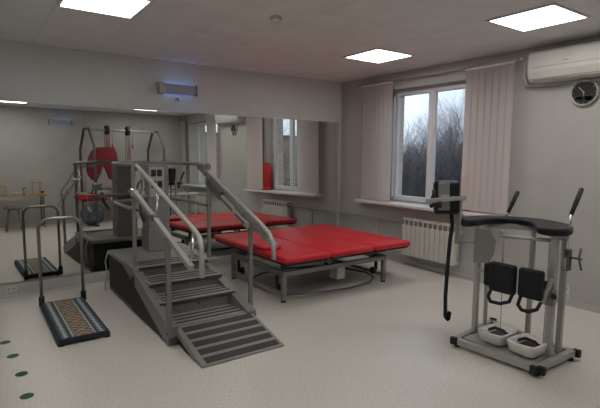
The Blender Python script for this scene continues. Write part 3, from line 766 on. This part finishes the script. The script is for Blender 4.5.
for x in (-.38, .12):
    o = MB().lathe([(.03, -.04), (.10, -.04), (.11, -.03), (.11, .03), (.10, .04), (.03, .04)], L3(x, 0, 2.2), 24, Matrix.Rotation(PI/2, 4, 'Y') @ Matrix.Rotation(0, 4, 'Z')).build('reel', black_m, t)
    for k in range(5):
        xx = x-.06+k*.03
        MB().tube([L3(xx, 0, 2.15), L3(xx+.01*math.sin(k), 0, 1.7), L3(xx-.01, 0, 1.25 if k % 2 else 1.5)], .006, 6).build('red_cord', redc_m, o)
    MB().tube([L3(x+.12, 0, 2.15), L3(x+.12, 0, 1.85)], .005, 6).cyl(L3(x+.12, 0, 1.86), L3(x+.12, 0, 1.78), .014).build('pull_cord', black_m, o)
# red slings
slp = [((-.74, 1.78), (-.45, 1.80), (-.19, 1.79), (-.14, 1.45), (-.22, 1.18), (-.34, .98), (-.44, 1.25), (-.50, 1.40), (-.58, 1.12), (-.72, .98), (-.88, 1.18), (-.88, 1.42))]
mb = MB(); b = mb.bm
pl = smoothpoly(list(slp[0]), 2)
XZ = Matrix(((1, 0, 0, 0), (0, 0, -1, 0), (0, 1, 0, 0), (0, 0, 0, 1)))
M2 = Matrix.Translation((fx, fy, 0)) @ Matrix.Rotation(fr_, 4, 'Z') @ XZ
mb.prism([(x, z) for x, z in pl], -.035, .035, .02, M2, 3)
mb.tube([L3(-.38, 0, 1.75), L3(-.38, 0, 2.10)], .008, 6); mb.bar(L3(-.6, 0, 1.77), L3(-.2, 0, 1.78), .03)
tag(mb.build('fabric_sling', redc_m, None, True), 'dark red fabric sling hanging from the suspension frame, seen in the mirror', 'sling')
# red bench + ball
t = thing('treatment_bench', 'narrow red topped treatment bench below the suspension frame, seen in the mirror', 'bench', (-2.2, -6.15, 0))
MB().box((-2.85, -6.5, .58), (-1.45, -5.95, .65), .02, 3).build('cushion', red_m, t, True)
for x in (-2.0, -1.6):
    for y in (-6.42, -6.03): MB().bar((x, y, 0), (x, y, .57), .04).build('leg', lsteel_m, t)
MB().bar((-2.75, -6.2, .55), (-1.55, -6.2, .55), .05).bar((-2.0, -6.03, .12), (-1.6, -6.03, .12), .03).bar((-2.0, -6.42, .12), (-1.6, -6.42, .12), .03).build('frame', dsteel_m, t)
for x in (-2.78,):
    for y in (-6.42, -6.03): MB().bar((x, y, 0), (x, y, .57), .04).build('leg', lsteel_m, t)
tag(MB().box((-2.8, -6.42, .652), (-2.40, -6.05, .73), .03, 4).build('bolster', redp_m, None, True), 'bright red bolster on the bench below the suspension frame, seen in mirror', 'bolster')
o = MB(); bmesh.ops.create_uvsphere(o.bm, u_segments=32, v_segments=20, radius=.26)
for v in o.bm.verts: v.co += Vector((-2.62, -5.68, .262))
tag(o.build('gym_ball', ball_m, None, True), 'glossy grey gym ball beside the red bench, seen in the mirror', 'ball')
# small table with toys and a chair
t = thing('activity_table', 'narrow wooden activity table at the rear wall, seen in the mirror', 'table', (-4.1, -6.2, 0))
MB().box((-5.2, -6.45, .70), (-3.47, -6.0, .735), .004).build('tabletop', wood_m, t)
for x in (-5.1, -3.55):
    for y in (-6.40, -6.05): MB().bar((x, y, 0), (x, y, .70), .03).build('leg', dsteel_m, t)
t = thing('stool_chair', 'metal stool with round dark seat at the wooden table, seen in the mirror', 'stool', (-4.15, -5.82, 0))
MB().lathe([(.17, .46), (.185, .47), (.185, .49), (.17, .505)], (-4.15, -5.82, 0)).build('seat', dsteel_m, t)
for k in range(4):
    a = PI/4+k*PI/2
    MB().tube([(-4.15+.12*math.cos(a), -5.82+.12*math.sin(a), .46), (-4.15+.21*math.cos(a), -5.82+.21*math.sin(a), 0)], .012).build('leg', tubem, t)
t = thing('peg_frame', 'small wooden peg frame at the end of the activity table', 'therapy toy', (-3.65, -6.2, .735))
MB().bar((-3.75, -6.2, .75), (-3.53, -6.2, .75), .10, .03).bar((-3.73, -6.2, .76), (-3.73, -6.2, 1.0), .022).bar((-3.58, -6.2, .76), (-3.58, -6.2, 1.0), .022).bar((-3.76, -6.2, 1.0), (-3.53, -6.2, 1.0), .022).build('frame', wood_m, t)
MB().cyl((-3.54, -6.2, .76), (-3.54, -6.2, .81), .03).build('knob', black_m, t)
t = thing('bead_maze', 'colourful wire bead maze on the activity table, seen in the mirror', 'therapy toy', (-4.35, -6.2, .735))
MB().box((-4.5, -6.3, .735), (-4.2, -6.1, .755), .004).build('base', teal_m, t)
mb = MB().tube([(-4.45, -6.2, .75), (-4.44, -6.2, .95), (-4.36, -6.2, 1.08), (-4.28, -6.2, .98), (-4.33, -6.2, .86), (-4.26, -6.2, .75)], .008, 8); mb.build('wire', yel_m, t)
mb = MB().tube([(-4.48, -6.25, .75), (-4.40, -6.25, .90), (-4.25, -6.22, .93), (-4.23, -6.2, .75)], .008, 8); mb.build('wire', wood_m, t)
MB().cyl((-4.37, -6.2, 1.05), (-4.33, -6.2, 1.08), .022).build('bead', yel_m, t)
o = MB().lathe([(.05, 0), (.085, .04), (.09, .05), (.08, .05), (.045, .008)], (-4.05, -6.18, .736)).build('white_bowl', white_m)
tag(o, 'small white bowl on the activity table, seen in the mirror', 'bowl')
t = thing('stand_clamp', 'small dark clamp standing on the activity table, seen in the mirror', 'clamp', (-3.9, -6.2, .735))
MB().cyl((-3.9, -6.2, .735), (-3.9, -6.2, .75), .03).cyl((-3.9, -6.2, .75), (-3.9, -6.2, .86), .008).bar((-3.94, -6.2, .86), (-3.86, -6.2, .89), .02).build('clamp_body', black_m, t)
# white side table with pedal exerciser below second window
t = thing('side_table', 'white side table under the second window, seen in the mirror', 'table', (-.75, -5.3, 0))
MB().box((-1.15, -5.65, .66), (-.35, -4.98, .69), .004).build('tabletop', white_m, t)
for x in (-1.1, -.4):
    for y in (-5.6, -5.03): MB().bar((x, y, 0), (x, y, .66), .03).build('leg', white_m, t)
t = thing('pedal_exerciser', 'silver and black pedal exerciser on the white side table, seen in the mirror', 'pedal exerciser', (-.75, -5.3, .69))
MB().bar((-.95, -5.3, .71), (-.5, -5.3, .71), .03).bar((-.95, -5.42, .71), (-.95, -5.18, .71), .03).bar((-.5, -5.42, .71), (-.5, -5.18, .71), .03).bar((-.75, -5.3, .71), (-.73, -5.3, .86), .03).build('frame', chrome_m, t)
MB().cyl((-.73, -5.36, .85), (-.73, -5.24, .85), .04).build('hub', black_m, t)
MB().box((-.70, -5.44, .90), (-.60, -5.36, .93), .006).bar((-.73, -5.38, .85), (-.66, -5.39, .91), .015).build('pedal', black_m, t)
MB().box((-.88, -5.24, .77), (-.78, -5.16, .80), .006).bar((-.73, -5.22, .85), (-.83, -5.2, .79), .015).build('pedal', black_m, t)

# ------------------------------------------------------------------ outside
struct(MB().box((.55, -60, -4.2), (90, 40, -4.0)).build('ground', ground_m))
def tree_mesh(seed, h):
    r = random.Random(seed); big = MB(); tw = MB()
    def seg(bm_, a, b, ra, rb, n):
        d = (b-a).normalized(); w = Vector((0, 0, 1)) if abs(d.z) < .9 else Vector((1, 0, 0)); s = d.cross(w).normalized(); u = s.cross(d)
        A = [bm_.verts.new(a+(s*math.cos(2*PI*j/n)+u*math.sin(2*PI*j/n))*ra) for j in range(n)]
        B = [bm_.verts.new(b+(s*math.cos(2*PI*j/n)+u*math.sin(2*PI*j/n))*rb) for j in range(n)]
        for j in range(n): bm_.faces.new((A[j], A[(j+1) % n], B[(j+1) % n], B[j]))
    def grow(p, d, L, rad, lvl):
        q = p; n = 4 if lvl < 3 else 2
        for i in range(n):
            nd = (d+Vector((r.gauss(0, .12), r.gauss(0, .12), r.gauss(.05, .08)))).normalized()
            e = q+nd*L/n
            seg(big.bm if lvl < 2 else tw.bm, q, e, rad*(1-i/n*.55), rad*(1-(i+1)/n*.55), 5 if lvl < 2 else 3)
            if lvl < 5 and (i >= 1 or lvl > 0):
                for k in range(2 if lvl < 3 else 2):
                    a = r.uniform(0, 2*PI); w = Vector((math.cos(a), math.sin(a), r.uniform(.1, .7))).normalized()
                    bd = (nd*.75+w*.8).normalized()
                    grow(e, bd, L*r.uniform(.45, .62), rad*.42*(1-i/n*.4), lvl+1)
            q = e; d = nd
    grow(Vector((0, 0, 0)), Vector((0, 0, 1)), h*.62, h*.013, 0)
    return big, tw
protos = []
def tree(i, seed, h, x, y, rz, lab):
    k = seed % 3
    if len(protos) <= k:
        big, tw = tree_mesh(seed, 9.0)
        t = thing('bare_tree', lab, 'tree', (0, 0, 0), 'bare trees beyond the window')
        big.build('trunk', bark_m, t); tw.build('twigs', twig_m, t); protos.append(t); t.location = (x, y, -4)
        t.rotation_euler = (0, 0, rz); t.scale = (h/9,)*3; return t
    t = dup(protos[k], (x, y, -4), rz, lab); t.scale = (h/9,)*3; return t
tl = [(0, 9.0, 22, 7.6, .3), (1, 8.5, 20, 12, 1.2), (2, 7.5, 17.5, 3.0, 2.2), (0, 8, 12, -19, 4), (1, 8, 14, -13, 2), (2, 8, 18, -20, 1), (0, 8, 11, -26, 1.3), (1, 8, 20, -27, 3)]
rt = random.Random(11)
for k in range(30):
    d_ = rt.uniform(26, 42); a_ = R(rt.uniform(16, 46))     # scattered wood to the north-east
    tl.append((k % 3, rt.uniform(6.8, 9.5), d_*math.cos(a_)-3, d_*math.sin(a_)-5, rt.uniform(0, 6)))
tlab = 'bare brown winter tree standing outside the window'
for i, (k, h, x, y, rz) in enumerate(tl): tree(i, k, h, x, y, rz, tlab)
# dense thicket (uncountable stems)
mb = MB(); r = random.Random(5)
for (x0, x1, y0, y1, n, hm) in ((13, 30, -4, 30, 3600, 5.6), (24, 46, 4, 32, 3200, 6.6), (8, 16, -24, -4, 1300, 4.4)):
    for i in range(n):
        p = Vector((r.uniform(x0, x1), r.uniform(y0, y1), -4)); h = r.uniform(.55, 1)*hm; q = p
        d = Vector((r.gauss(0, .18), r.gauss(0, .18), 1)).normalized()
        for k in range(3):
            e = q+d*h/3; w = .05*(1-k/3.3)
            a = [mb.bm.verts.new(q+Vector((math.cos(t_)*w, math.sin(t_)*w, 0))) for t_ in (0, 2.1, 4.2)]
            b = [mb.bm.verts.new(e+Vector((math.cos(t_)*w*.6, math.sin(t_)*w*.6, 0))) for t_ in (0, 2.1, 4.2)]
            for j in range(3): mb.bm.faces.new((a[j], a[(j+1) % 3], b[(j+1) % 3], b[j]))
            for s in range(2):
                dd = (d+Vector((r.gauss(0, .7), r.gauss(0, .7), .1))).normalized(); f = e+dd*h*.22
                c = [mb.bm.verts.new(e), mb.bm.verts.new(e+Vector((0, 0, .05))), mb.bm.verts.new(f)]
                mb.bm.faces.new(c)
            q = e; d = (d+Vector((r.gauss(0, .2), r.gauss(0, .2), 0))).normalized()
o = mb.build('thicket', hedge_m); o['kind'] = 'stuff'; tag(o, 'dense dark thicket of bare bushes among the trees outside', 'bushes')
t = thing('brick_building', 'brick building far outside, glimpsed through the window in the mirror', 'building', (20, -34, -4))
MB().box((10, -44, -4), (34, -34, 4)).build('walls', farbrick_m, t)
MB().prism([(9.6, 4), (34.4, 4), (34.4, 4.3), (9.6, 4.3)], 33.8, 44.2, 0, Matrix(((1, 0, 0, 0), (0, 0, -1, 0), (0, 1, 0, 0), (0, 0, 0, 1)))).build('roof', dsteel_m, t)
for i in range(5):
    for z in (-2.6, .6):
        MB().box((12+i*4.4, -34.03, z), (13.8+i*4.4, -33.97, z+1.8)).build('window', shade_m, t)

for o in bpy.data.objects:
    if '_o' in o: del o['_o']
